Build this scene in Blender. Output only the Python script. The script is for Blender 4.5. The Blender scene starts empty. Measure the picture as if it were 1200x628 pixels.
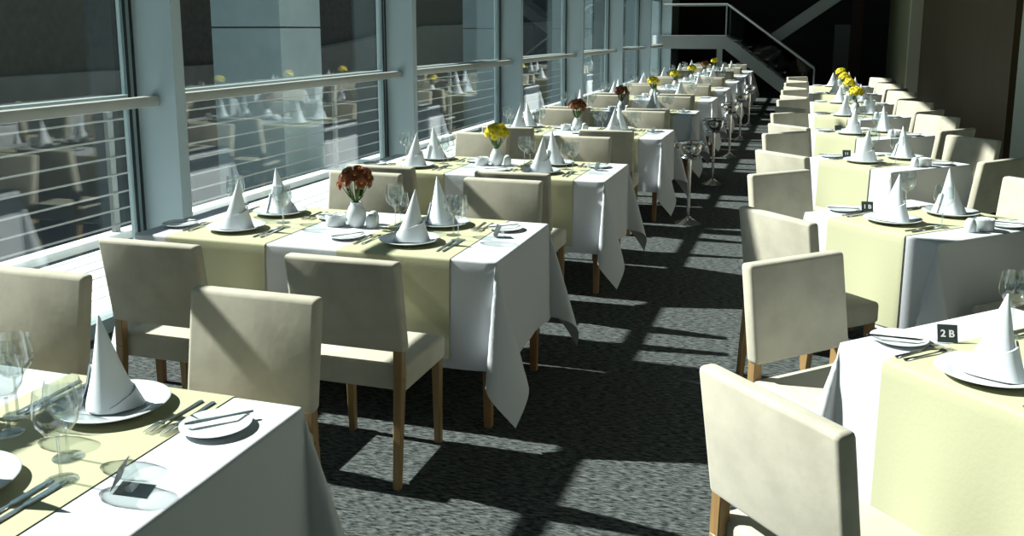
import bpy, bmesh, math, random
from mathutils import Vector, Matrix

# ------------------------------------------------------------------ camera, world, sun, exposure
scene = bpy.context.scene
COL = scene.collection
PI = math.pi
H = 1.70
F_PX, CX, CY, HORIZON, VPX = 1070.0, 600.0, 220.0, 35.0, 947.0
pitch = math.atan((CY - HORIZON) / F_PX)
yaw = math.atan((VPX - CX) / (F_PX / math.cos(pitch)))
cam_data = bpy.data.cameras.new('camera')
cam_data.sensor_width = 36.0
cam_data.lens = F_PX / 1200.0 * 36.0
cam_data.shift_y = -(314.0 - CY) / 1200.0
cam_data.clip_start = 0.05
cam_data.clip_end = 300
cam = bpy.data.objects.new('camera', cam_data)
COL.objects.link(cam)
cam.location = (0, 0, H)
cam.rotation_euler = (PI / 2 - pitch, 0, yaw)
scene.camera = cam

SUN_EL = math.radians(40)
SUN_STRENGTH = 14.5
SKY_STRENGTH = 0.70
EXPOSURE = 0.0
world = bpy.data.worlds.new('sky')
scene.world = world
world.use_nodes = True
bg = world.node_tree.nodes['Background']
bg.inputs['Color'].default_value = (0.52, 0.78, 0.95, 1)
bg.inputs['Strength'].default_value = SKY_STRENGTH
sun_d = bpy.data.lights.new('sun', 'SUN')
sun_d.energy = SUN_STRENGTH
sun_d.angle = math.radians(0.53)
sun_d.color = (1.0, 0.97, 0.92)
sun = bpy.data.objects.new('sun', sun_d)
COL.objects.link(sun)
sdir = Vector((math.cos(SUN_EL), -0.012, -math.sin(SUN_EL)))
sun.rotation_euler = sdir.to_track_quat('-Z', 'Y').to_euler()
sun.location = (-12, 5, 12)
vs = scene.view_settings
vs.view_transform = 'Standard'
vs.look = 'None'
vs.exposure = EXPOSURE
vs.gamma = 1.0
vs.use_curve_mapping = False
scene.cycles.transparent_max_bounces = 64     # many panes and glasses stand one behind the other
rnd = random.Random(7)

# ------------------------------------------------------------------ materials
def mat(name, color, rough=0.6, metal=0.0, spec=0.5, sheen=0.0, noise=None, bump=None, trans=0.0):
    m = bpy.data.materials.new(name)
    m.use_nodes = True
    nt = m.node_tree
    b = nt.nodes['Principled BSDF']
    b.inputs['Base Color'].default_value = (*color, 1)
    b.inputs['Roughness'].default_value = rough
    b.inputs['Metallic'].default_value = metal
    b.inputs['Specular IOR Level'].default_value = spec
    if sheen:
        b.inputs['Sheen Weight'].default_value = sheen
    tc = nt.nodes.new('ShaderNodeTexCoord')
    if noise:
        sc, c2, detail, stretch = noise
        mp = nt.nodes.new('ShaderNodeMapping')
        mp.inputs['Scale'].default_value = stretch
        nt.links.new(tc.outputs['Object'], mp.inputs['Vector'])
        n = nt.nodes.new('ShaderNodeTexNoise')
        n.inputs['Scale'].default_value = sc
        n.inputs['Detail'].default_value = detail
        nt.links.new(mp.outputs['Vector'], n.inputs['Vector'])
        r = nt.nodes.new('ShaderNodeValToRGB')
        r.color_ramp.elements[0].position = 0.35
        r.color_ramp.elements[1].position = 0.68
        r.color_ramp.elements[0].color = (*color, 1)
        r.color_ramp.elements[1].color = (*c2, 1)
        nt.links.new(n.outputs['Fac'], r.inputs['Fac'])
        nt.links.new(r.outputs['Color'], b.inputs['Base Color'])
    if bump:
        sc, strength = bump
        n2 = nt.nodes.new('ShaderNodeTexNoise')
        n2.inputs['Scale'].default_value = sc
        n2.inputs['Detail'].default_value = 3
        nt.links.new(tc.outputs['Object'], n2.inputs['Vector'])
        bp = nt.nodes.new('ShaderNodeBump')
        bp.inputs['Strength'].default_value = strength
        bp.inputs['Distance'].default_value = 0.01
        nt.links.new(n2.outputs['Fac'], bp.inputs['Height'])
        nt.links.new(bp.outputs['Normal'], b.inputs['Normal'])
    return m

def glass_mat(name, tint, base, power_gain=1.0, rough=0.0):
    m = bpy.data.materials.new(name)
    m.use_nodes = True
    nt = m.node_tree
    nt.nodes.remove(nt.nodes['Principled BSDF'])
    out = nt.nodes['Material Output']
    lw = nt.nodes.new('ShaderNodeLayerWeight')
    lw.inputs['Blend'].default_value = 0.5
    p = nt.nodes.new('ShaderNodeMath'); p.operation = 'POWER'; p.inputs[1].default_value = 4.0
    nt.links.new(lw.outputs['Facing'], p.inputs[0])
    ma = nt.nodes.new('ShaderNodeMath'); ma.operation = 'MULTIPLY_ADD'; ma.use_clamp = True
    ma.inputs[1].default_value = power_gain
    ma.inputs[2].default_value = base
    nt.links.new(p.outputs[0], ma.inputs[0])
    t = nt.nodes.new('ShaderNodeBsdfTransparent'); t.inputs['Color'].default_value = (*tint, 1)
    g = nt.nodes.new('ShaderNodeBsdfGlossy'); g.inputs['Roughness'].default_value = rough
    mx = nt.nodes.new('ShaderNodeMixShader')
    nt.links.new(ma.outputs[0], mx.inputs['Fac'])
    nt.links.new(t.outputs[0], mx.inputs[1])
    nt.links.new(g.outputs[0], mx.inputs[2])
    nt.links.new(mx.outputs[0], out.inputs['Surface'])
    return m

M = {}
M['cloth'] = mat('white_linen', (0.57, 0.59, 0.62), 0.85, spec=0.2, bump=(60, 0.05))
M['napkin'] = mat('crisp_napkin_linen', (0.72, 0.76, 0.81), 0.85, spec=0.2, bump=(60, 0.04))
M['runner'] = mat('cream_runner', (0.44, 0.435, 0.285), 0.85, spec=0.2, bump=(80, 0.05))
M['suede'] = mat('cream_suede', (0.43, 0.40, 0.32), 0.9, spec=0.15, sheen=0.2,
                 noise=(9, (0.52, 0.485, 0.39), 6, (1, 1, 1)), bump=(40, 0.06))
M['wood'] = mat('honey_wood', (0.25, 0.15, 0.06), 0.45, noise=(6, (0.33, 0.21, 0.09), 4, (8, 8, 0.6)))
M['china'] = mat('white_porcelain', (0.62, 0.66, 0.67), 0.15, spec=0.5)
M['steel'] = mat('polished_steel', (0.75, 0.74, 0.72), 0.16, metal=1.0)
M['darkwood'] = mat('table_wood', (0.22, 0.11, 0.04), 0.5, noise=(6, (0.30, 0.16, 0.06), 4, (8, 8, 0.6)))
M['frame'] = mat('grey_painted_metal', (0.48, 0.59, 0.63), 0.5)
M['sash'] = mat('grey_green_sash', (0.26, 0.33, 0.34), 0.5)
M['frame_dark'] = mat('black_gasket', (0.015, 0.025, 0.03), 0.5)
M['rail'] = mat('pale_metal_rail', (0.46, 0.47, 0.44), 0.4)
M['winglass'] = glass_mat('window_glass', (0.93, 0.97, 0.96), 0.085, 0.9)
M['glass'] = glass_mat('clear_wine_glass', (0.95, 0.97, 0.97), 0.085, 0.75, 0.03)
M['stemglass'] = glass_mat('wine_glass_stem', (0.90, 0.93, 0.93), 0.24, 0.5, 0.04)
M['acrylic'] = glass_mat('clear_acrylic', (0.94, 0.97, 0.96), 0.06, 0.7)
M['black'] = mat('black_card', (0.03, 0.04, 0.04), 0.5)
M['white'] = mat('white_print', (0.85, 0.86, 0.86), 0.6)
M['yellow'] = mat('yellow_petals', (0.78, 0.66, 0.02), 0.6)
M['yellow_eye'] = mat('yellow_flower_eye', (0.50, 0.36, 0.01), 0.7)
M['rust'] = mat('rust_petals', (0.23, 0.055, 0.012), 0.6)
M['rust_eye'] = mat('rust_flower_eye', (0.45, 0.22, 0.02), 0.7)
M['stem'] = mat('green_stem', (0.05, 0.11, 0.02), 0.6)
M['concrete'] = mat('pale_concrete', (0.32, 0.39, 0.40), 0.8, noise=(3, (0.27, 0.34, 0.35), 5, (1, 1, 1)))
M['joint'] = mat('dark_joint', (0.04, 0.05, 0.05), 0.9)
M['outwall'] = mat('dark_stone_wall', (0.008, 0.0075, 0.007), 0.9, noise=(9, (0.034, 0.030, 0.027), 6, (1, 1, 1)))
M['retain'] = mat('grey_retaining_wall', (0.085, 0.085, 0.080), 0.9, noise=(3, (0.11, 0.108, 0.10), 5, (1, 1, 1)))
M['ground'] = mat('dark_ground', (0.04, 0.042, 0.045), 0.9)
M['deck'] = mat('white_deck_boards', (0.85, 0.88, 0.88), 0.7)
M['deckgap'] = mat('deck_gap', (0.06, 0.07, 0.07), 0.9)
M['outrail'] = mat('outdoor_railing_paint', (0.19, 0.20, 0.19), 0.5)
M['brown'] = mat('brown_wood_panel', (0.115, 0.072, 0.025), 0.6, noise=(2, (0.095, 0.060, 0.021), 4, (6, 6, 0.5)))
M['olive'] = mat('olive_wall', (0.36, 0.34, 0.19), 0.8)
M['palewall'] = mat('pale_green_plaster', (0.58, 0.62, 0.50), 0.8)
M['stone'] = mat('pale_pilaster', (0.66, 0.61, 0.46), 0.8)
M['darkwall'] = mat('dark_back_wall', (0.018, 0.016, 0.016), 0.8)
M['reddark'] = mat('dark_red_wood', (0.05, 0.022, 0.016), 0.6)
M['palegrey'] = mat('pale_grey_panel', (0.16, 0.17, 0.18), 0.7)
M['ceil'] = mat('ceiling_paint', (0.13, 0.13, 0.13), 0.9)
M['stair'] = mat('grey_stair_steel', (0.36, 0.38, 0.37), 0.6)
M['tread'] = mat('stair_tread', (0.16, 0.17, 0.17), 0.7)
M['smoke'] = glass_mat('smoked_glass', (0.50, 0.53, 0.53), 0.012, 0.12)

def carpet_mat():
    m = bpy.data.materials.new('charcoal_carpet')
    m.use_nodes = True
    nt = m.node_tree
    b = nt.nodes['Principled BSDF']
    b.inputs['Roughness'].default_value = 0.95
    b.inputs['Specular IOR Level'].default_value = 0.1
    tc = nt.nodes.new('ShaderNodeTexCoord')
    mp = nt.nodes.new('ShaderNodeMapping')
    mp.inputs['Rotation'].default_value = (0, 0, math.radians(-45))
    mp.inputs['Scale'].default_value = (0.28, 1.0, 1)
    nt.links.new(tc.outputs['Object'], mp.inputs['Vector'])
    n = nt.nodes.new('ShaderNodeTexNoise')
    n.inputs['Scale'].default_value = 95
    n.inputs['Detail'].default_value = 4
    n.inputs['Roughness'].default_value = 0.65
    nt.links.new(mp.outputs['Vector'], n.inputs['Vector'])
    r = nt.nodes.new('ShaderNodeValToRGB')
    r.color_ramp.elements[0].position = 0.36
    r.color_ramp.elements[0].color = (0.003, 0.0034, 0.0034, 1)
    r.color_ramp.elements[1].position = 0.66
    r.color_ramp.elements[1].color = (0.13, 0.145, 0.143, 1)
    nt.links.new(n.outputs['Fac'], r.inputs['Fac'])
    nt.links.new(r.outputs['Color'], b.inputs['Base Color'])
    bp = nt.nodes.new('ShaderNodeBump')
    bp.inputs['Strength'].default_value = 0.25
    bp.inputs['Distance'].default_value = 0.004
    nt.links.new(n.outputs['Fac'], bp.inputs['Height'])
    nt.links.new(bp.outputs['Normal'], b.inputs['Normal'])
    return m
M['carpet'] = carpet_mat()

# ------------------------------------------------------------------ mesh helpers
class MB:
    """collects verts and faces of one mesh"""
    def __init__(self):
        self.v = []; self.f = []; self.mi = []; self.cur = 0
    def add(self, vs_, fs_):
        o = len(self.v)
        self.v.extend(tuple(p) for p in vs_)
        for f in fs_:
            self.f.append(tuple(o + i for i in f)); self.mi.append(self.cur)
        return self
    def box(self, x0, x1, y0, y1, z0, z1):
        return self.add([(x0,y0,z0),(x1,y0,z0),(x1,y1,z0),(x0,y1,z0),(x0,y0,z1),(x1,y0,z1),(x1,y1,z1),(x0,y1,z1)],
                 [(0,3,2,1),(4,5,6,7),(0,1,5,4),(1,2,6,5),(2,3,7,6),(3,0,4,7)])
    def frustum(self, bottom, top):
        """two quads of corner points (same winding)"""
        return self.add(list(bottom) + list(top), [(0,3,2,1),(4,5,6,7),(0,1,5,4),(1,2,6,5),(2,3,7,6),(3,0,4,7)])
    def lathe(self, prof, n=24, ox=0, oy=0, oz=0, sx=1, sy=1, close=True):
        vs_, fs_ = [], []
        rows = []
        for (r, z) in prof:
            if r < 1e-6:
                rows.append([len(vs_)]); vs_.append((ox, oy, oz + z))
            else:
                rows.append(list(range(len(vs_), len(vs_) + n)))
                for k in range(n):
                    a = 2 * PI * k / n
                    vs_.append((ox + r * math.cos(a) * sx, oy + r * math.sin(a) * sy, oz + z))
        for A, B in zip(rows[:-1], rows[1:]):
            for k in range(n):
                k2 = (k + 1) % n
                if len(A) == 1 and len(B) == 1: continue
                if len(A) == 1: fs_.append((A[0], B[k2], B[k]))
                elif len(B) == 1: fs_.append((A[k], A[k2], B[0]))
                else: fs_.append((A[k], A[k2], B[k2], B[k]))
        return self.add(vs_, fs_)
    def tube(self, pts, rads, n=8, cap=True):
        pts = [Vector(p) for p in pts]
        if not isinstance(rads, (list, tuple)): rads = [rads] * len(pts)
        vs_, fs_ = [], []
        up = None
        for i, p in enumerate(pts):
            d = (pts[min(i + 1, len(pts) - 1)] - pts[max(i - 1, 0)]).normalized()
            if up is None:
                up = Vector((0, 0, 1)) if abs(d.z) < 0.9 else Vector((1, 0, 0))
            s = d.cross(up).normalized(); up = s.cross(d).normalized()
            for k in range(n):
                a = 2 * PI * k / n
                vs_.append(p + (s * math.cos(a) + up * math.sin(a)) * rads[i])
        for i in range(len(pts) - 1):
            for k in range(n):
                k2 = (k + 1) % n
                fs_.append((i*n+k, i*n+k2, (i+1)*n+k2, (i+1)*n+k))
        if cap:
            fs_.append(tuple(range(n - 1, -1, -1))); fs_.append(tuple((len(pts)-1)*n + k for k in range(n)))
        return self.add(vs_, fs_)
    def extrude_poly(self, poly, z0, z1, axis='z'):
        n = len(poly)
        def P(p, h):
            if axis == 'z': return (p[0], p[1], h)
            if axis == 'y': return (p[0], h, p[1])
            return (h, p[0], p[1])
        vs_ = [P(p, z0) for p in poly] + [P(p, z1) for p in poly]
        fs_ = [tuple(range(n - 1, -1, -1)), tuple(range(n, 2 * n))]
        fs_ += [(i, (i + 1) % n, n + (i + 1) % n, n + i) for i in range(n)]
        return self.add(vs_, fs_)
    def mesh(self, name, mats, smooth=True, angle=40, bevel=0, seg=2, subsurf=0):
        if not isinstance(mats, (list, tuple)): mats = [mats]
        me = bpy.data.meshes.new(name)
        me.from_pydata(self.v, [], self.f)
        for m in mats: me.materials.append(m)
        me.polygons.foreach_set('material_index', self.mi)
        bm = bmesh.new(); bm.from_mesh(me)
        bmesh.ops.recalc_face_normals(bm, faces=bm.faces)
        if bevel:
            es = [e for e in bm.edges if len(e.link_faces) == 2 and e.calc_face_angle(0) > 0.6]
            bmesh.ops.bevel(bm, geom=es, offset=bevel, segments=seg, affect='EDGES', profile=0.5)
        bm.to_mesh(me); bm.free()
        if smooth:
            me.polygons.foreach_set('use_smooth', [True] * len(me.polygons))
            me.set_sharp_from_angle(angle=math.radians(angle))
        me.update()
        return me

def link(name, data, parent=None, loc=(0, 0, 0), rz=0.0, rot=None):
    o = bpy.data.objects.new(name, data)
    COL.objects.link(o)
    if parent is not None: o.parent = parent
    o.location = loc
    o.rotation_euler = rot if rot else (0, 0, rz)
    return o

def tag(o, label, cat, group=None, kind=None):
    o['label'] = label; o['category'] = cat
    if group: o['group'] = group
    if kind: o['kind'] = kind
    return o

def structure(name, mb, mats, parent=None, **kw):
    o = link(name, mb.mesh(name, mats, **kw), parent)
    if parent is None: o['kind'] = 'structure'
    return o

ORD = ['first', 'second', 'third', 'fourth', 'fifth', 'sixth', 'seventh', 'eighth', 'ninth', 'tenth', 'eleventh', 'twelfth']

# ------------------------------------------------------------------ room shell
XG, XI = -3.75, -3.45          # glass plane, inner edge of the fins
XR = 2.15                      # right wall
Y0, Y1 = -5.6, 28.0
ZT = 5.3
structure('floor', MB().box(XG - 0.05, XR + 0.3, Y0, Y1, -0.2, 0.0), M['carpet'], smooth=False)
structure('ceiling', MB().box(XG - 0.25, XR + 0.3, Y0, Y1, ZT, ZT + 0.3), M['ceil'], smooth=False)
structure('wall_back', MB().box(XG - 0.25, XR + 0.3, Y1, Y1 + 0.2, 0, ZT), M['darkwall'], smooth=False)
structure('wall_front', MB().box(XG - 0.25, XR + 0.3, Y0 - 0.2, Y0, 0, ZT), M['darkwall'], smooth=False)
wr = structure('wall_right', MB().box(XR, XR + 0.2, Y0, 11.0, 0, ZT), M['palewall'], smooth=False)
structure('wall_right_gap', MB().box(XR + 0.12, XR + 0.3, 11.0, 11.35, 0, ZT), M['frame_dark'], smooth=False)
structure('wall_right_panel', MB().box(XR, XR + 0.2, 11.35, 20.0, 0, ZT), M['brown'], smooth=False)
structure('wall_right_far', MB().box(XR, XR + 0.2, 20.25, Y1, 0, ZT), M['olive'], smooth=False)
structure('trim_pilaster', MB().box(XR - 0.22, XR + 0.2, 20.0, 20.25, 0, ZT), M['stone'], smooth=False)

# window wall: fins, bays of glass, guard rails
S, YC0 = 3.37, 1.06
fins = [YC0 + S * k for k in range(-2, 8)]
FT = 0.09
for i, yc in enumerate(fins):
    mb = MB().box(XG - 0.06, XI, yc, yc + FT, 0, ZT)
    structure('trim_%d' % (i + 1), mb, M['frame'], smooth=False)
for i in range(len(fins) - 1):
    ya, yb = fins[i] + FT, fins[i + 1]
    w = bpy.data.objects.new('window_%d' % (i + 1), None); COL.objects.link(w)
    w.location = (XG, ya, 0); w['kind'] = 'structure'
    L = yb - ya
    fr = MB()
    fr.box(-0.05, 0.05, 0, L, 0, 0.086)
    for z in (1.27, 2.42): fr.box(-0.03, 0.03, 0.05, L - 0.05, z, z + 0.06)
    fr.box(-0.03, 0.03, 0.05, L - 0.05, ZT - 0.06, ZT)
    fr.box(-0.03, 0.03, 0.0, 0.05, 0.086, ZT); fr.box(-0.03, 0.03, L - 0.05, L, 0.086, ZT)
    link('frame', fr.mesh('frame', M['sash'], smooth=False), w)
    gk = MB()
    gk.box(0.03, 0.036, L - 0.072, L - 0.052, 0.086, ZT); gk.box(0.03, 0.036, L - 0.018, L - 0.001, 0.086, ZT)
    link('gasket', gk.mesh('gasket', M['frame_dark'], smooth=False), w)
    for (za, zb) in ((0.086, 1.27), (1.33, 2.42), (2.48, ZT - 0.06)):
        link('pane', MB().box(-0.006, 0.006, 0.05, L - 0.05, za, zb).mesh('pane', M['winglass'], smooth=False), w)
    link('guard_rail', MB().box(0.13, 0.19, -0.002, L + 0.002, 1.265, 1.325).mesh('guard_rail', M['rail'], bevel=0.008), w)
Yend = fins[-1] + FT
structure('wall_left', MB().box(XG - 0.25, XG + 0.05, Yend, Y1, 0, ZT), M['frame'], smooth=False)
structure('wall_left_near', MB().box(XG - 0.25, XG + 0.05, Y0, fins[0], 0, ZT), M['frame'], smooth=False)

# outdoors: deck, railing, pillars, stone wall
mb = MB()
x = XG - 0.06
mb.cur = 1; mb.box(-5.42, XG - 0.05, Y0, 34, -0.2, -0.03); mb.cur = 0
while x - 0.19 > -5.32:
    mb.box(x - 0.185, x, Y0, 34, -0.03, 0.0); x -= 0.2
mb.box(-5.50, -5.36, Y0, 34, -0.2, 0.035)
structure('floor_deck', mb, [M['deck'], M['deckgap']], smooth=False)
structure('floor_outside', MB().box(-10.4, -5.5, Y0, 75, -0.6, -0.4), M['ground'], smooth=False)
structure('wall_outside', MB().box(-10.3, -10.0, Y0, 75, -0.5, 3.6), M['outwall'], smooth=False)
structure('wall_retaining', MB().extrude_poly([(Y0, -0.5), (75, -0.5), (75, 2.3), (40, 2.1), (22.6, 1.79), (19, 1.45), (14.2, 1.10), (Y0, 1.10)], -9.99, -9.7, 'x'), M['retain'], smooth=False)
# railing
yy = [6.11 + 3.8 * k for k in range(-3, 8)]
r = tag(link('deck_railing', None, loc=(-5.43, 0, 0.035)), 'pale metal railing with thin horizontal bars along the outdoor deck edge', 'railing')
for y in yy:
    link('post', MB().box(-0.02, 0.02, y - 0.03, y + 0.03, 0, 1.0).mesh('post', M['outrail'], smooth=False), r)
for z in (0.06, 0.19, 0.33, 0.48, 0.625, 0.775, 0.935):
    link('bar', MB().tube([(0.03, yy[0], z), (0.03, yy[-1], z)], 0.008, 8).mesh('bar', M['outrail']), r)
for i, (yp, nm) in enumerate(((9.7, 'nearest'), (18.4, 'second nearest'), (25.6, 'third nearest'), (33.0, 'farthest'))):
    p = tag(link('concrete_pillar', None, loc=(-6.5, yp + 0.5, -0.4)), 'square pale concrete pillar outside the glass wall, %s of the four' % nm, 'pillar', 'concrete pillars outside')
    for z0, z1 in ((0, 2.12), (2.14, 4.2), (4.22, 6.5)):
        link('block', MB().box(-0.48, 0.48, -0.48, 0.48, z0, z1).mesh('block', M['concrete'], smooth=False), p)
    link('joint', MB().box(-0.465, 0.465, -0.465, 0.465, 0.01, 6.45).mesh('joint', M['joint'], smooth=False), p)

# ------------------------------------------------------------------ staircase at the far end
st = tag(link('staircase', None, loc=(0, 24, 0)), 'grey steel staircase with landing and two flights before the dark back wall', 'staircase')
def plate_xz(poly, y0, y1): return MB().extrude_poly(poly, y0, y1, 'y')
lx, lz = -1.98, 1.56
link('landing', MB().box(-3.66, lx, 0.0, 2.6, lz - 0.34, lz).mesh('landing', M['stair'], smooth=False), st)
low = [(lx, lz), (0.10, 0.0), (-0.34, 0.0), (lx, lz - 0.36 - 0.0)]
for y0 in (0.0, 1.15):
    link('stringer', plate_xz([(lx, lz), (0.08, 0.0), (-0.40, 0.0), (lx, lz - 0.36)], y0, y0 + 0.06).mesh('stringer', M['stair'], smooth=False), st)
for k in range(9):
    xx = lx + 0.12 + k * 0.225; zz = lz - (k + 1) * 0.16
    link('tread', MB().box(xx, xx + 0.25, 0.06, 1.15, zz, zz + 0.035).mesh('tread', M['tread'], smooth=False), st)
for y0 in (0.03, 1.18):
    link('handrail', MB().tube([(-3.6, y0, 2.34), (lx, y0, 2.34), (0.20, y0, 0.74)], 0.022, 8).mesh('handrail', M['stair']), st)
    link('post', MB().tube([(lx, y0, lz), (lx, y0, 2.34)], 0.018, 8).mesh('post', M['stair']), st)
    link('post', MB().tube([(0.20, y0, 0.0), (0.20, y0, 0.74)], 0.018, 8).mesh('post', M['stair']), st)
    link('guard_panel', plate_xz([(lx + 0.03, lz + 0.05), (lx + 0.03, 2.28), (0.17, 0.70), (0.17, 0.03)], y0 - 0.005, y0 + 0.005).mesh('guard_panel', M['smoke'], smooth=False), st)
link('column', MB().box(lx - 0.22, lx - 0.08, 0.08, 0.22, 0, lz - 0.34).mesh('column', M['stair'], smooth=False), st)
ux0, uz0 = -1.98, 0.72
ux = lx + 1.0
link('landing', MB().box(lx, ux, 1.4, 2.6, lz - 0.30, lz).mesh('landing', M['tread'], smooth=False), st)
for y0 in (1.4, 2.54):
    link('stringer', plate_xz([(ux, lz), (ux, lz - 0.36), (ux + 3.0, lz - 0.36 + 0.72 * 3.0), (ux + 3.0, lz + 0.72 * 3.0)], y0, y0 + 0.06).mesh('stringer', M['stair'], smooth=False), st)
for k in range(12):
    xx = ux + 0.05 + k * 0.24; zz = lz - 0.10 + (k + 0.5) * 0.173
    link('tread', MB().box(xx, xx + 0.27, 1.46, 2.54, zz, zz + 0.035).mesh('tread', M['stair'], smooth=False), st)
# doors and panels at the back
structure('door_1', MB().box(0.72, 1.14, 27.9, 27.99, 0.0, 1.85), M['palegrey'], smooth=False)
structure('trim_doorway', MB().box(1.16, 1.46, 27.88, 27.99, 0.0, 3.2), M['reddark'], smooth=False)

# ------------------------------------------------------------------ furniture prototypes (meshes shared between copies)
def rounded_box(x0, x1, y0, y1, z0, z1, r, seg=3, shear=None):
    mb = MB().box(x0, x1, y0, y1, z0, z1)
    me = mb.mesh('m', [], bevel=r, seg=seg)
    return me

def chair_meshes():
    d = {}
    # seat: padded box with soft edge
    mb = MB()
    nx, ny = 8, 8
    x0, x1, y0, y1 = -0.225, 0.225, -0.195, 0.20
    me = MB().box(x0, x1, y0, y1, 0.365, 0.465).mesh('seat', M['suede'], bevel=0.018, seg=3)
    d['seat'] = me
    me = MB().box(-0.23, 0.23, -0.222, -0.165, 0.525, 0.88).mesh('backrest', M['suede'], bevel=0.016, seg=3)
    for v in me.vertices:
        t = (v.co.z - 0.525) / 0.355
        v.co.y -= 0.054 * t + 0.008 * (1 - (v.co.x / 0.23) ** 2) * t
    d['backrest'] = me
    h = 0.0185
    legs = {}
    for s in (-1, 1):
        for fr in (0, 1):
            if fr:
                cx, cy, tz, cyb = s * 0.198, 0.168, 0.37, 0.172
            else:
                cx, cy, tz, cyb = s * 0.203, -0.205, 0.58, -0.245
            mb = MB()
            b = 0.014
            if fr:
                mb.frustum([(cx-b,cyb-b,0),(cx+b,cyb-b,0),(cx+b,cyb+b,0),(cx-b,cyb+b,0)],
                           [(cx-h,cy-h,tz),(cx+h,cy-h,tz),(cx+h,cy+h,tz),(cx-h,cy+h,tz)])
            else:
                q = 0.42
                mb.frustum([(cx-b,cyb-b,0),(cx+b,cyb-b,0),(cx+b,cyb+b,0),(cx-b,cyb+b,0)],
                           [(cx-h,cy-h,q),(cx+h,cy-h,q),(cx+h,cy+h,q),(cx-h,cy+h,q)])
                mb.frustum([(cx-h,cy-h,q),(cx+h,cy-h,q),(cx+h,cy+h,q),(cx-h,cy+h,q)],
                           [(cx-h,cy-h+.004,tz),(cx+h,cy-h+.004,tz),(cx+h,cy+h+.004,tz),(cx-h,cy+h+.004,tz)])
            legs[(s, fr)] = mb.mesh('leg', M['wood'], bevel=0.003, seg=1)
    d['legs'] = legs
    return d
CH = chair_meshes()

def dining_chair(x, y, rz, label, group):
    o = tag(link('dining_chair', None, loc=(x, y, 0), rz=rz), label, 'chair', group)
    link('seat', CH['seat'], o); link('backrest', CH['backrest'], o)
    for k in CH['legs']: link('leg', CH['legs'][k], o)
    return o

def cloth_point(u, v, a, b, zt, drop, seed, off=0.0):
    """flat cloth coordinate (u,v) -> draped position; a,b half sizes of the top, off pushes outwards"""
    R = 0.010
    du, dv = max(abs(u) - a, 0), max(abs(v) - b, 0)
    su, sv = (1 if u >= 0 else -1), (1 if v >= 0 else -1)
    if du == 0 and dv == 0:
        return (u, v, zt + off * 0.4)
    def hang(d):
        if d < R * PI / 2:
            t = d / R
            return R * math.sin(t), -R * (1 - math.cos(t))
        return R, -R - (d - R * PI / 2)
    def wave(s, d, ph):
        t = d / drop
        return t * (0.010 + 0.010 * math.sin(s * 13 + ph) + 0.005 * math.sin(s * 19 + 2 * ph)) + 0.004 * t
    if dv == 0:
        o_, z_ = hang(du)
        edge = min(1.0, (b - abs(v)) / 0.08)
        w = wave(v, du, seed + su) * (0.35 + 0.65 * edge)
        return (su * (a + o_ + w + off), v, zt + z_ + off * 0.2)
    if du == 0:
        o_, z_ = hang(dv)
        edge = min(1.0, (a - abs(u)) / 0.08)
        w = wave(u, dv, seed + 3 * sv) * (0.35 + 0.65 * edge)
        return (u, sv * (b + o_ + w + off), zt + z_ + off * 0.2)
    r_ = math.hypot(du, dv)
    s = math.atan2(dv, du) / (PI / 2)         # 0 at the u side, 1 at the v side
    o_, z_ = hang(r_)
    flare = math.sin(PI * s)
    k1 = 0.22 * flare                          # outward along the diagonal
    k2 = 0.13 * math.sin(2 * PI * s)           # sideways
    rr = max(r_ - R, 0)
    ph = 1.0 + 0.12 * math.sin(seed * 1.7 + su + 2 * sv)
    outx = rr * (k1 * 0.78 * ph + k2)
    outy = rr * (k1 * 0.78 / ph - k2)
    down = rr * math.sqrt(max(0.3, 1 - k1 * k1 - k2 * k2))
    t = min(r_ / drop, 1.0)
    wx = t * 0.004
    return (su * (a + o_ * (1 - s) + outx + wx), sv * (b + o_ * s + outy + wx), zt + (z_ if r_ < R else -R - down))

def axis_samples(a, drop, ntop, nd):
    inner = [-a + 2 * a * i / ntop for i in range(ntop + 1)]
    R = 0.010
    ds = [R * 0.5, R * 1.0, R * 1.6] + [R * 1.6 + (drop - R * 1.6) * (i + 1) / nd for i in range(nd)]
    return [-(a + d) for d in reversed(ds)] + inner + [a + d for d in ds]

def cloth_mesh(a, b, zt, drop, seed, nd=12, ntop=40):
    us, vs2 = axis_samples(a, drop, ntop, nd), axis_samples(b, drop, ntop, nd)
    mb = MB()
    pts = [cloth_point(u, v, a, b, zt, drop, seed) for v in vs2 for u in us]
    nu = len(us)
    fs = [(j*nu+i, j*nu+i+1, (j+1)*nu+i+1, (j+1)*nu+i) for j in range(len(vs2)-1) for i in range(nu-1)]
    mb.add(pts, fs)
    return mb.mesh('tablecloth', M['cloth'], angle=80)

def runner_mesh(a, b, zt, drop, seed, c, w, rdrop, along_v=True):
    mb = MB()
    n = 14
    if along_v:
        vs2 = axis_samples(b, rdrop, 8, 12); us = [c - w / 2 + w * i / n for i in range(n + 1)]
        pts = [cloth_point(u, v, a, b, zt, drop, seed, 0.006) for v in vs2 for u in us]; nu = len(us); nv = len(vs2)
    else:
        us = axis_samples(a, rdrop, 8, 12); vs2 = [c - w / 2 + w * i / n for i in range(n + 1)]
        pts = [cloth_point(u, v, a, b, zt, drop, seed, 0.006) for v in vs2 for u in us]; nu = len(us); nv = len(vs2)
    fs = [(j*nu+i, j*nu+i+1, (j+1)*nu+i+1, (j+1)*nu+i) for j in range(nv-1) for i in range(nu-1)]
    mb.add(pts, fs)
    return mb.mesh('table_runner', M['runner'], angle=80)

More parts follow.
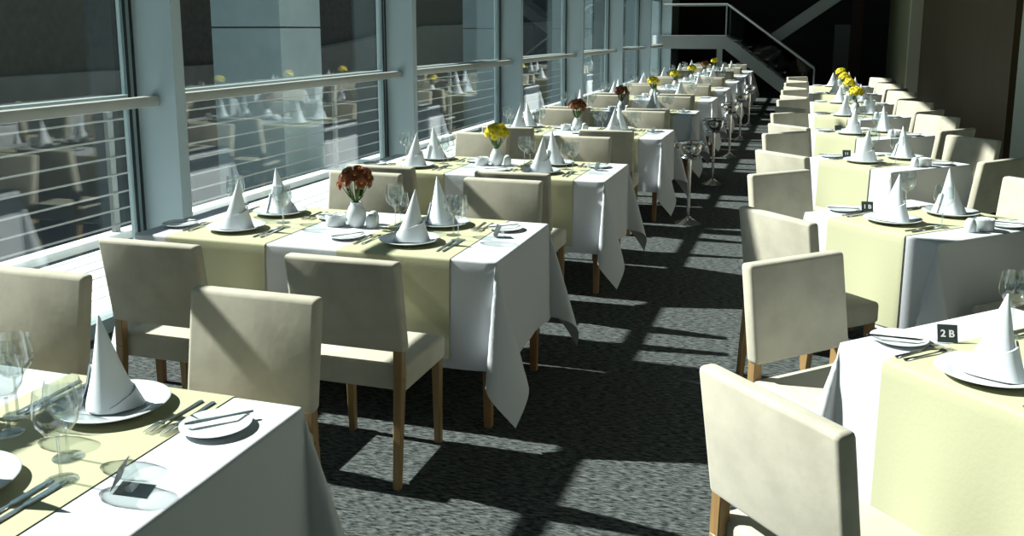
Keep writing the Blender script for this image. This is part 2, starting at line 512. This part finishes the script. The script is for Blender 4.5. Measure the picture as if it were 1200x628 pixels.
# china, cutlery, glass
P_DINNER = [(0, 0.004), (0.085, 0.004), (0.088, 0.0), (0.095, 0.002), (0.145, 0.019), (0.1475, 0.0205), (0.145, 0.0225), (0.102, 0.0095), (0.092, 0.0065), (0, 0.0065)]
P_SIDE = [(0, 0.003), (0.050, 0.003), (0.052, 0.0), (0.057, 0.002), (0.084, 0.013), (0.0855, 0.0145), (0.084, 0.0155), (0.060, 0.007), (0.054, 0.005), (0, 0.005)]
ME = {}
ME['dinner_plate'] = MB().lathe([(r * 0.94, z) for r, z in P_DINNER], 48).mesh('dinner_plate', M['china'], angle=60)
ME['side_plate'] = MB().lathe(P_SIDE, 36).mesh('side_plate', M['china'], angle=60)

def napkin_mesh():
    mb = MB()
    n, m_ = 40, 16
    Ht = 0.23
    vs_, fs_ = [], []
    def prof(t): return 0.0745 * ((1 - t) ** 1.05) * (1 - 0.10 * math.sin(PI * t)) + 0.0022
    def pt(th, t, k=1.0, push=0.0):
        pl = 1 + 0.11 * (1 - 0.5 * t) * math.cos(3 * th + 0.9)
        rr = prof(t) * k * pl + push
        return (rr * math.cos(th) + 0.022 * t, rr * math.sin(th) * 0.78, Ht * t)
    for j in range(m_ + 1):
        for i in range(n): vs_.append(pt(2 * PI * i / n, j / m_))
    for j in range(m_):
        for i in range(n): fs_.append((j*n+i, j*n+(i+1) % n, (j+1)*n+(i+1) % n, (j+1)*n+i))
    fs_.append(tuple(range(n-1, -1, -1))); fs_.append(tuple(m_*n+i for i in range(n)))
    mb.add(vs_, fs_)
    # folded cuff round the lower part, its top edge slanting up across the front to a free corner
    vs_, fs_ = [], []
    q = 34
    for i in range(q + 1):
        u = i / q
        th = math.radians(-230 + 255 * u)
        hgt = 0.012 + 0.090 * u
        for j in range(5):
            t = hgt / Ht * j / 4
            vs_.append(pt(th, t, 1.0, 0.0025 + 0.0075 * u))
        vs_.append(pt(th, hgt / Ht, 1.0, 0.0005 + 0.004 * u))
        vs_.append(pt(th, hgt / Ht * 0.5, 1.0, 0.0005 + 0.004 * u))
    for i in range(q):
        for j in range(6): fs_.append((i*7+j, (i+1)*7+j, (i+1)*7+j+1, i*7+j+1))
    e = q * 7
    fs_.append((e, e + 1, e + 2, e + 6)); fs_.append((e + 2, e + 3, e + 4, e + 5, e + 6))
    mb.add(vs_, fs_)
    return mb.mesh('napkin', M['napkin'], angle=42)
ME['napkin'] = napkin_mesh()

def outline_mesh(name, half, z_fn, th=0.0022):
    """half: (y, halfwidth) list; a flat bar symmetric about the y axis"""
    mb = MB(); vs_ = []; fs_ = []
    for (y, w) in half:
        z = z_fn(y)
        vs_ += [(-w, y, z), (w, y, z), (w * 0.8, y, z + th), (-w * 0.8, y, z + th)]
    for i in range(len(half) - 1):
        a, b = i * 4, i * 4 + 4
        for k in range(4): fs_.append((a + k, a + (k + 1) % 4, b + (k + 1) % 4, b + k))
    fs_ += [(3, 2, 1, 0), tuple(len(vs_) - 4 + k for k in range(4))]
    mb.add(vs_, fs_)
    return mb
knife = outline_mesh('k', [(-0.115, 0.004), (-0.11, 0.0065), (-0.03, 0.0055), (0.0, 0.004), (0.005, 0.008), (0.08, 0.0085), (0.10, 0.006), (0.112, 0.001)], lambda y: 0.0008, 0.003)
ME['table_knife'] = knife.mesh('table_knife', M['steel'], angle=50)
fork = outline_mesh('f', [(-0.105, 0.004), (-0.10, 0.008), (-0.04, 0.005), (0.02, 0.003), (0.04, 0.004), (0.052, 0.0115), (0.06, 0.012)], lambda y: 0.001 + 0.006 * max(0, (y + 0.02) / 0.08) ** 1.5)
for k in range(4):
    xx = -0.0102 + 0.0068 * k
    fork.add([(xx-0.0016,0.058,.0055),(xx+0.0016,0.058,.0055),(xx+0.0016,0.058,.008),(xx-0.0016,0.058,.008),
              (xx-0.0008,0.102,.0028),(xx+0.0008,0.102,.0028),(xx+0.0008,0.102,.0044),(xx-0.0008,0.102,.0044)],
             [(0,1,5,4),(1,2,6,5),(2,3,7,6),(3,0,4,7),(4,5,6,7),(3,2,1,0)])
ME['table_fork'] = fork.mesh('table_fork', M['steel'], angle=50)
bk = outline_mesh('b', [(-0.085, 0.004), (-0.08, 0.006), (-0.01, 0.0045), (0.0, 0.006), (0.06, 0.008), (0.078, 0.003)], lambda y: 0.0, 0.0025)
ME['butter_knife'] = bk.mesh('butter_knife', M['steel'], angle=50)

def glass_meshes(h, rb, scale=1.0):
    sh = h * 0.47
    bowl = [(0.0045, sh), (rb * 0.55, sh + 0.012), (rb * 0.9, sh + 0.035), (rb, sh + 0.055), (rb * 0.97, sh + 0.075), (rb * 0.86, h),
            (rb * 0.84, h), (rb * 0.95, sh + 0.075), (rb * 0.975, sh + 0.055), (rb * 0.87, sh + 0.036), (rb * 0.5, sh + 0.015), (0, sh + 0.006)]
    foot = [(0, 0.0), (0.033, 0.0), (0.034, 0.0015), (0.020, 0.004), (0.0045, 0.010), (0, 0.010)]
    stem = [(0, 0.009), (0.0045, 0.009), (0.0036, 0.03), (0.0036, sh - 0.012), (0.0046, sh + 0.003), (0, sh + 0.003)]
    return {k: MB().lathe(p, 24).mesh(k, M['glass'] if k == 'bowl' else M['stemglass'], angle=60) for k, p in (('bowl', bowl), ('stem', stem), ('foot', foot))}
GL = {'big': glass_meshes(0.205, 0.047), 'small': glass_meshes(0.185, 0.042)}

def lathe_me(name, prof, m, n=28): return MB().lathe(prof, n).mesh(name, m, angle=50)
ME['vase'] = lathe_me('vase', [(0, 0), (0.030, 0), (0.040, 0.015), (0.0485, 0.045), (0.048, 0.070), (0.036, 0.100), (0.027, 0.113), (0.028, 0.122), (0.025, 0.122), (0.023, 0.113), (0.031, 0.098), (0.042, 0.07), (0.042, 0.03), (0, 0.012)], M['china'])
ME['shaker'] = lathe_me('salt_shaker', [(0, 0), (0.023, 0), (0.027, 0.01), (0.0275, 0.035), (0.022, 0.055), (0.013, 0.066), (0, 0.068)], M['china'])
ME['bowl_body'] = lathe_me('sugar_bowl', [(0, 0), (0.042, 0), (0.049, 0.006), (0.050, 0.052), (0.0475, 0.056), (0.046, 0.052), (0.045, 0.010), (0, 0.008)], M['china'])
ME['packets'] = MB()
for k in range(7):
    a = -0.024 + 0.008 * k
    ME['packets'].box(a - 0.0025, a + 0.0025, -0.022, 0.022, 0.012, 0.058 + 0.004 * math.sin(k * 2.1))
ME['packets'] = ME['packets'].mesh('sugar_packets', M['white'], smooth=False)

# flowers
def flower_mesh(name, mp, me_):
    mb = MB()
    for ring, (n, L, z0, z1, w) in enumerate(((16, 0.027, 0.002, 0.004, 0.0052), (13, 0.021, 0.004, 0.011, 0.0046), (9, 0.013, 0.006, 0.015, 0.004))):
        for k in range(n):
            a = 2 * PI * (k + 0.5 * ring) / n
            c, s = math.cos(a), math.sin(a)
            def P(r, t, z): return (r * c - t * s, r * s + t * c, z)
            mb.add([P(0.003, -w * 0.5, z0), P(0.003, w * 0.5, z0), P(L * 0.6, w, (z0 + z1) / 2 + 0.002), P(L, w * 0.5, z1), P(L, -w * 0.5, z1), P(L * 0.6, -w, (z0 + z1) / 2 + 0.002)],
                   [(0, 1, 2, 5), (5, 2, 3, 4)])
    mb.cur = 1
    mb.lathe([(0.007, 0.004), (0.0075, 0.010), (0.004, 0.014), (0, 0.0145)], 10)
    return mb.mesh(name, [mp, me_], angle=60)
FL = {'yellow': flower_mesh('yellow_flower', M['yellow'], M['yellow_eye']), 'rust': flower_mesh('rust_flower', M['rust'], M['rust_eye'])}
def leaf_mesh():
    mb = MB()
    pts = []
    for i in range(7):
        t = i / 6; w = 0.011 * math.sin(PI * min(1, t * 1.05)) * (1.15 if i % 2 else 0.85)
        pts += [(-w, 0.055 * t, 0.012 * t * t), (w, 0.055 * t, 0.012 * t * t)]
    mb.add(pts, [(2*i, 2*i+1, 2*i+3, 2*i+2) for i in range(6)])
    return mb.mesh('leaf', M['stem'])
LEAF = leaf_mesh()
def bouquet_layout(seed, n=19):
    R_ = random.Random(seed)
    heads = []
    for k in range(n):
        fi = k * 2.399963
        cz = 1 - 1.15 * (k + 0.5) / n
        rr = math.sqrt(max(0, 1 - cz * cz))
        d = Vector((rr * math.cos(fi), rr * math.sin(fi), cz))
        p = Vector((d.x * 0.072, d.y * 0.072, 0.218 + d.z * 0.070)) + Vector((R_.uniform(-.006, .006), R_.uniform(-.006, .006), R_.uniform(-.008, .008)))
        heads.append((p, d, R_.uniform(0, 6)))
    return heads
LAY = bouquet_layout(3)
STEMS = MB()
for (p, d, _s) in LAY:
    STEMS.tube([(p.x * 0.06, p.y * 0.06, 0.04), (p.x * 0.15, p.y * 0.15, 0.125), (p.x * 0.6, p.y * 0.6, 0.17), tuple(p - d * 0.002)], 0.0019, 5)
STEMS = STEMS.mesh('stems', M['stem'])

def bouquet(x, y, z, color, label, rz):
    o = tag(link('flower_bouquet', None, loc=(x, y, z), rz=rz), label, 'flowers', 'bouquets on the tables')
    link('stems', STEMS, o)
    for (p, d, spin) in LAY:
        q = d.to_track_quat('Z', 'Y') @ Vector((0, 0, 1)).rotation_difference(Vector((0, 0, 1)))
        h = link('flower_head', FL[color], o, loc=p); h.scale = (0.95 + 0.05 * (spin % 6),) * 3
        h.rotation_euler = (d.to_track_quat('Z', 'Y').to_matrix().to_4x4() @ Matrix.Rotation(spin, 4, 'Z')).to_euler()
    for k in range(10):
        a = k * 2.1 + 0.3
        link('leaf', LEAF, o, loc=(0.014 * math.cos(a), 0.014 * math.sin(a), 0.126 + 0.005 * k), rot=(math.radians(38), 0, a - PI / 2))
    return o

# table number prism: clear acrylic tent with a black card behind the front face
SIGN_BODY = MB().extrude_poly([(-0.024, 0.0), (0.024, 0.0), (0.0, 0.058)], -0.03, 0.03, 'x').mesh('holder', M['acrylic'], smooth=False)
tilt = math.atan2(0.024, 0.058)
SIGN_CARD = MB().add([(-0.029, -0.0225, 0.004), (0.029, -0.0225, 0.004), (0.029, -0.0015, 0.0545), (-0.029, -0.0015, 0.0545),
                      (-0.029, -0.0213, 0.004), (0.029, -0.0213, 0.004), (0.029, -0.0003, 0.0545), (-0.029, -0.0003, 0.0545)],
                     [(0, 1, 2, 3), (7, 6, 5, 4), (0, 4, 5, 1), (3, 2, 6, 7), (0, 3, 7, 4), (1, 5, 6, 2)]).mesh('number_card', M['black'], smooth=False)
TEXTS = {}
def text_mesh(s):
    if s not in TEXTS:
        cu = bpy.data.curves.new('digits', 'FONT')
        cu.body = s; cu.size = 0.030; cu.align_x = 'CENTER'; cu.align_y = 'CENTER'; cu.extrude = 0.0003
        cu.offset = 0.0008
        to = bpy.data.objects.new('digits', cu); COL.objects.link(to)
        dg = bpy.context.evaluated_depsgraph_get()
        me = bpy.data.meshes.new_from_object(to.evaluated_get(dg))
        bpy.data.objects.remove(to); bpy.data.curves.remove(cu)
        me.materials.clear(); me.materials.append(M['white'])
        TEXTS[s] = me
    return TEXTS[s]
def table_sign(x, y, z, rz, label, text=None):
    o = tag(link('table_sign', None, loc=(x, y, z), rz=rz), label, 'sign', 'table number signs')
    link('holder', SIGN_BODY, o); link('number_card', SIGN_CARD, o)
    if text:
        link('digits', text_mesh(text), o, loc=(0, -0.0128, 0.0285), rot=(PI / 2 - tilt, 0, 0))
    return o

# ------------------------------------------------------------------ laying a table
ZC = 0.752
class Frame:
    def __init__(self, x, y, rz): self.x, self.y, self.rz = x, y, rz; self.c, self.s = math.cos(rz), math.sin(rz)
    def at(self, u, v): return (self.x + u * self.c - v * self.s, self.y + u * self.s + v * self.c)

def put(name, me, F, u, v, z, rz, label, cat, group):
    x, y = F.at(u, v)
    return tag(link(name, me, loc=(x, y, z), rz=F.rz + rz), label, cat, group)

def wine_glass(F, u, v, z, kind, label, detail, group):
    x, y = F.at(u, v)
    o = tag(link('wine_glass', None, loc=(x, y, z)), label, 'glass', group)
    for k in ('bowl', 'stem', 'foot'): link(k, GL[kind][k], o)
    return o

def place_setting(F, u, v, face, seat, tname, detail, jit, glasses=2):
    """face: rotation of the diner's forward direction against the frame's +v"""
    ca, sa = math.cos(face), math.sin(face)
    def L(r_, f_): return (u + r_ * ca - f_ * sa, v + r_ * sa + f_ * ca)
    zr = ZC + 0.0034
    J = lambda s: rnd.uniform(-s, s)
    suffix = '%s place of %s' % (seat, tname)
    put('dinner_plate', ME['dinner_plate'], F, u, v, zr, 0, 'wide white dinner plate under the napkin at ' + suffix, 'plate', 'dinner plates')
    put('napkin', ME['napkin'], F, u + J(.008), v + J(.008), zr + 0.0116, face + jit + J(.35), 'white napkin folded into a cone at ' + suffix, 'napkin', 'folded napkins')
    a, b = L(-0.32 + J(.01), 0.01 + J(.015))
    put('side_plate', ME['side_plate'], F, a, b, ZC + 0.001, 0, 'small white side plate at ' + suffix, 'plate', 'side plates')
    if detail:
        a, b = L(-0.31, 0.0)
        o = put('butter_knife', ME['butter_knife'], F, a, b, ZC + 0.0185, face - 0.8 + J(.2), 'steel butter knife across the side plate at ' + suffix, 'knife', 'butter knives')
        for k, rr in enumerate((-0.185, -0.222)):
            a, b = L(rr, -0.005 + J(.006))
            put('table_fork', ME['table_fork'], F, a, b, zr, face + J(.05), '%s steel fork at ' % ('inner', 'outer')[k] + suffix, 'fork', 'table forks')
        for k, rr in enumerate((0.180, 0.210)):
            a, b = L(rr, -0.01 + J(.006))
            put('table_knife', ME['table_knife'], F, a, b, zr, face + J(.05), '%s steel knife at ' % ('inner', 'outer')[k] + suffix, 'knife', 'table knives')
    a, b = L(0.198 + J(.005), 0.105 + J(.005))
    wine_glass(F, a, b, zr, 'big', 'larger empty wine glass at ' + suffix, detail, 'wine glasses')
    if glasses > 1:
        a, b = L(0.135 + J(.005), 0.195 + J(.005))
        wine_glass(F, a, b, zr, 'small', 'smaller empty wine glass at ' + suffix, detail, 'wine glasses')

TOPS = {}
def table_frame(F, a, b, cu, cv, label):
    """a,b half sizes, centre (cu,cv) in F"""
    x, y = F.at(cu, cv)
    o = tag(link('dining_table', None, loc=(x, y, 0), rz=F.rz), label, 'table', 'dining tables')
    key = (a, b)
    if key not in TOPS:
        TOPS[key] = (MB().box(-a, a, -b, b, 0.715, 0.7495).mesh('tabletop', M['darkwood'], bevel=0.004),
                     MB().frustum([(-.016, -.016, 0), (.016, -.016, 0), (.016, .016, 0), (-.016, .016, 0)], [(-.026, -.026, .715), (.026, -.026, .715), (.026, .026, .715), (-.026, .026, .715)]).mesh('leg', M['darkwood']))
    link('tabletop', TOPS[key][0], o)
    for su in (-1, 1):
        for sv in (-1, 1):
            link('leg', TOPS[key][1], o, loc=(su * (a - 0.05), sv * (b - 0.05), 0))
    return x, y

# ------------------------------------------------------------------ window row
XL0, XL1 = -2.98, -1.185
XM, AH = (XL0 + XL1) / 2, (XL1 - XL0) / 2
BH = 0.40
LEFT_Y = [1.53, 3.88, 6.02, 8.42, 10.62, 12.95, 15.25, 17.55, 19.85, 21.95]
LEFT_FLOWERS = ['yellow', 'rust', 'yellow', 'rust', 'rust', 'yellow', 'yellow', 'yellow', 'rust', 'yellow']
for k, yc in enumerate(LEFT_Y):
    tn = '%s window-row table' % ORD[k]
    F = Frame(XM, yc, 0)
    detail = k < 5
    x, y = table_frame(F, AH, BH, 0, 0, 'long wooden table hidden beneath white cloth, %s' % tn)
    sd = k * 1.9 + 0.4
    tag(link('tablecloth', cloth_mesh(AH, BH, ZC, 0.48, sd, 12 if k < 4 else 7), loc=(x, y, 0)), 'white tablecloth with hanging corners on %s' % tn, 'tablecloth', 'white tablecloths')
    for c, nm in ((-0.455, 'window-side'), (0.435, 'aisle-side')):
        tag(link('table_runner', runner_mesh(AH, BH, ZC, 0.48, sd, c, 0.53, 0.44), loc=(x, y, 0)), 'pale yellow runner across %s half of %s' % (nm, tn), 'runner', 'pale yellow runners')
    for (u, v, face, seat) in ((-0.49, -0.19, 0, 'near window-side'), (0.42, -0.19, 0, 'near aisle-side'), (-0.49, 0.20, PI, 'far window-side'), (0.42, 0.20, PI, 'far aisle-side')):
        if k == 0:
            if v < 0: v = -0.20
            if v > 0: v = 0.245
            if v > 0 and u > 0: u = 0.455
        place_setting(F, u, v, face, seat, tn, detail, 0.2)
    # centre pieces
    fx, fy = (0.03, 0.05)
    col = LEFT_FLOWERS[k]
    zc = ZC + 0.0008
    put('vase', ME['vase'], F, fx, fy, zc, 0, 'white porcelain vase of %s flowers on %s' % (col, tn), 'vase', 'bud vases')
    bx, by = F.at(fx, fy)
    bouquet(bx, by, zc, col, 'bunch of %s chrysanthemums in vase on %s' % ({'yellow': 'yellow', 'rust': 'rust red'}[col], tn), k * 0.9)
    sb = put('sugar_bowl', ME['bowl_body'], F, fx - 0.108, fy - 0.01, zc, 0, 'white sugar bowl beside the vase on %s' % tn, 'bowl', 'sugar bowls')
    link('packets', ME['packets'], sb)
    put('salt_shaker', ME['shaker'], F, fx + 0.082, fy - 0.005, zc, 0, 'white salt shaker in front of the vase on %s' % tn, 'shaker', 'salt and pepper shakers')
    put('pepper_shaker', ME['shaker'], F, fx + 0.055, fy + 0.075, zc, 0, 'white pepper shaker behind the vase on %s' % tn, 'shaker', 'salt and pepper shakers')
    if k < 5:
        sx, sy = F.at(0.765, -0.075 if k == 0 else 0.05)
        table_sign(sx, sy, zc, -PI / 2 + (0.35 if k == 0 else 0.65), 'clear tent sign at aisle end of %s' % tn)
    # chairs
    jx = lambda: rnd.uniform(-.02, .02)
    for (u, v, rz, seat) in ((-0.345, -0.73, 0.0, 'near window-side'), (0.50, -0.73, 0.0, 'near aisle-side'), (-0.34, 0.645, PI, 'far window-side'), (0.505, 0.645, PI, 'far aisle-side')):
        if k == 0 and v < 0: continue                  # behind the camera's view
        if k == 0: u -= 0.07 if u > 0 else 0.095
        if k == 2: u -= 0.04
        if k > 1 and v > 0: v += 0.012
        px, py = F.at(u + (jx() if k != 1 else 0), v + (abs(jx()) * (0.6 if v > 0 else -0.6) if k > 1 else 0))
        dining_chair(px, py, rz + (rnd.uniform(-.04, .04) if k > 1 else 0), 'cream upholstered dining chair with wooden legs at %s place of %s' % (seat, tn), 'cream dining chairs')

# ------------------------------------------------------------------ diagonal row
RIGHT_N = [(0.716, 2.304), (0.606, 4.41), (0.585, 6.60), (0.58, 8.50), (0.58, 10.38), (0.58, 12.25), (0.58, 14.10), (0.58, 15.95)]
SIGN_TXT = ['2 B', '1 B', '11', None, None, None, None, None]
for k, (nx, ny) in enumerate(RIGHT_N):
    tn = '%s diagonal table' % ORD[k]
    F = Frame(nx, ny, PI / 4)          # u runs away from the aisle, v runs far-left
    A = 0.40
    detail = k < 4
    x, y = table_frame(F, A, A, A, A, 'square wooden table hidden beneath white cloth, %s' % tn)
    sd = k * 1.3 + 2.0
    tag(link('tablecloth', cloth_mesh(A, A, ZC, 0.48, sd, 12 if k < 4 else 7), loc=(x, y, 0), rz=F.rz), 'white tablecloth with hanging corners on %s' % tn, 'tablecloth', 'white tablecloths')
    tag(link('table_runner', runner_mesh(A, A, ZC, 0.48, sd, 0.0, 0.47, 0.46, False), loc=(x, y, 0), rz=F.rz), 'pale yellow runner hanging towards the aisle from %s' % tn, 'runner', 'pale yellow runners')
    place_setting(F, 0.14 if k == 0 else 0.19, 0.41, -PI / 2, 'aisle', tn, detail, 0.5, 1)
    place_setting(F, 0.61, 0.40, PI / 2, 'wall-side', tn, detail, 0.5, 1)
    zc = ZC + 0.0008
    if k >= 4:
        put('vase', ME['vase'], F, 0.68, 0.69, zc, 0, 'white porcelain vase of yellow flowers on %s' % tn, 'vase', 'bud vases')
        bx, by = F.at(0.68, 0.69)
        bouquet(bx, by, zc, 'yellow', 'bunch of yellow chrysanthemums in vase on %s' % tn, k)
    sb = put('sugar_bowl', ME['bowl_body'], F, 0.43, 0.085, zc, 0, 'white sugar bowl near the edge of %s' % tn, 'bowl', 'sugar bowls')
    link('packets', ME['packets'], sb)
    put('salt_shaker', ME['shaker'], F, 0.335, 0.085, zc, 0, 'white salt shaker in front of the sugar bowl on %s' % tn, 'shaker', 'salt and pepper shakers')
    if k < 4:
        sx, sy = F.at(0.29, 0.66)
        tx = SIGN_TXT[k]
        table_sign(sx, sy, zc, 0.12, ('black number sign reading %s on %s' % (tx, tn)) if tx else 'small black number sign on %s' % tn, tx)
    aisle_d = [0.71, 0.63, 0.66][k] if k < 3 else 0.64
    specs = [(-aisle_d + 0.25, 0.36, -PI / 2, 'aisle side', 'with back to the aisle'),
             (0.275, 0.80 + 0.25, PI, 'far side', 'facing the camera'),
             (1.06, 0.36, PI / 2, 'wall side', 'facing the aisle'),
             (0.37, -0.29, 0.0, 'near side', 'with back turned')]
    for (u, v, rz, nm, how) in specs:
        if k == 0 and nm in ('wall side', 'near side'): continue
        px, py = F.at(u, v)
        dining_chair(px, py, F.rz + rz + (rnd.uniform(-.05, .05) if k > 1 else 0), 'cream dining chair %s at the %s of %s' % (how, nm, tn), 'cream dining chairs')

# ------------------------------------------------------------------ ice bucket stands along the aisle
ST_BASE = lathe_me('base', [(0, 0), (0.12, 0), (0.122, 0.008), (0.07, 0.03), (0.03, 0.055), (0.014, 0.075), (0, 0.075)], M['steel'])
ST_POLE = MB().tube([(0, 0, 0.07), (0, 0, 0.585)], 0.016, 12).mesh('pole', M['steel'])
ring = MB()
ring.tube([(0.085 * math.cos(a * PI / 12), 0.085 * math.sin(a * PI / 12), 0.60) for a in range(25)], 0.006, 6, cap=False)
for a in range(4):
    c, s = math.cos(a * PI / 2 + .4), math.sin(a * PI / 2 + .4)
    ring.tube([(0.008 * c, 0.008 * s, 0.578), (0.05 * c, 0.05 * s, 0.582), (0.085 * c, 0.085 * s, 0.60)], 0.005, 6)
ST_RING = ring.mesh('ring', M['steel'])
BK = lathe_me('bucket', [(0, 0), (0.055, 0), (0.068, 0.012), (0.095, 0.06), (0.102, 0.10), (0.104, 0.128), (0.116, 0.137), (0.114, 0.142), (0.100, 0.134), (0.097, 0.10), (0.088, 0.06), (0.06, 0.015), (0, 0.012)], M['steel'])
HD = MB()
HD.tube([(0.100, 0, 0.12), (0.128, 0, 0.128), (0.140, 0, 0.108), (0.130, 0, 0.085), (0.100, 0, 0.085)], 0.007, 8)
HD = HD.mesh('handle', M['steel'])
for k, y in enumerate((8.05, 10.25, 12.55, 14.6, 16.85)):
    where = '%s nearest along the aisle' % ORD[k] if k else 'nearest along the aisle'
    o = tag(link('bucket_stand', None, loc=(-0.93, y, 0)), 'polished steel ice bucket stand with round foot, %s' % where, 'stand', 'ice bucket stands')
    link('base', ST_BASE, o); link('pole', ST_POLE, o); link('ring', ST_RING, o)
    b = tag(link('ice_bucket', None, loc=(-0.93, y, 0.593), rz=0.3 * k), 'polished steel ice bucket with two handles, %s' % where, 'bucket', 'ice buckets')
    link('bucket', BK, b); link('handle', HD, b); link('handle', HD, b, rz=PI)
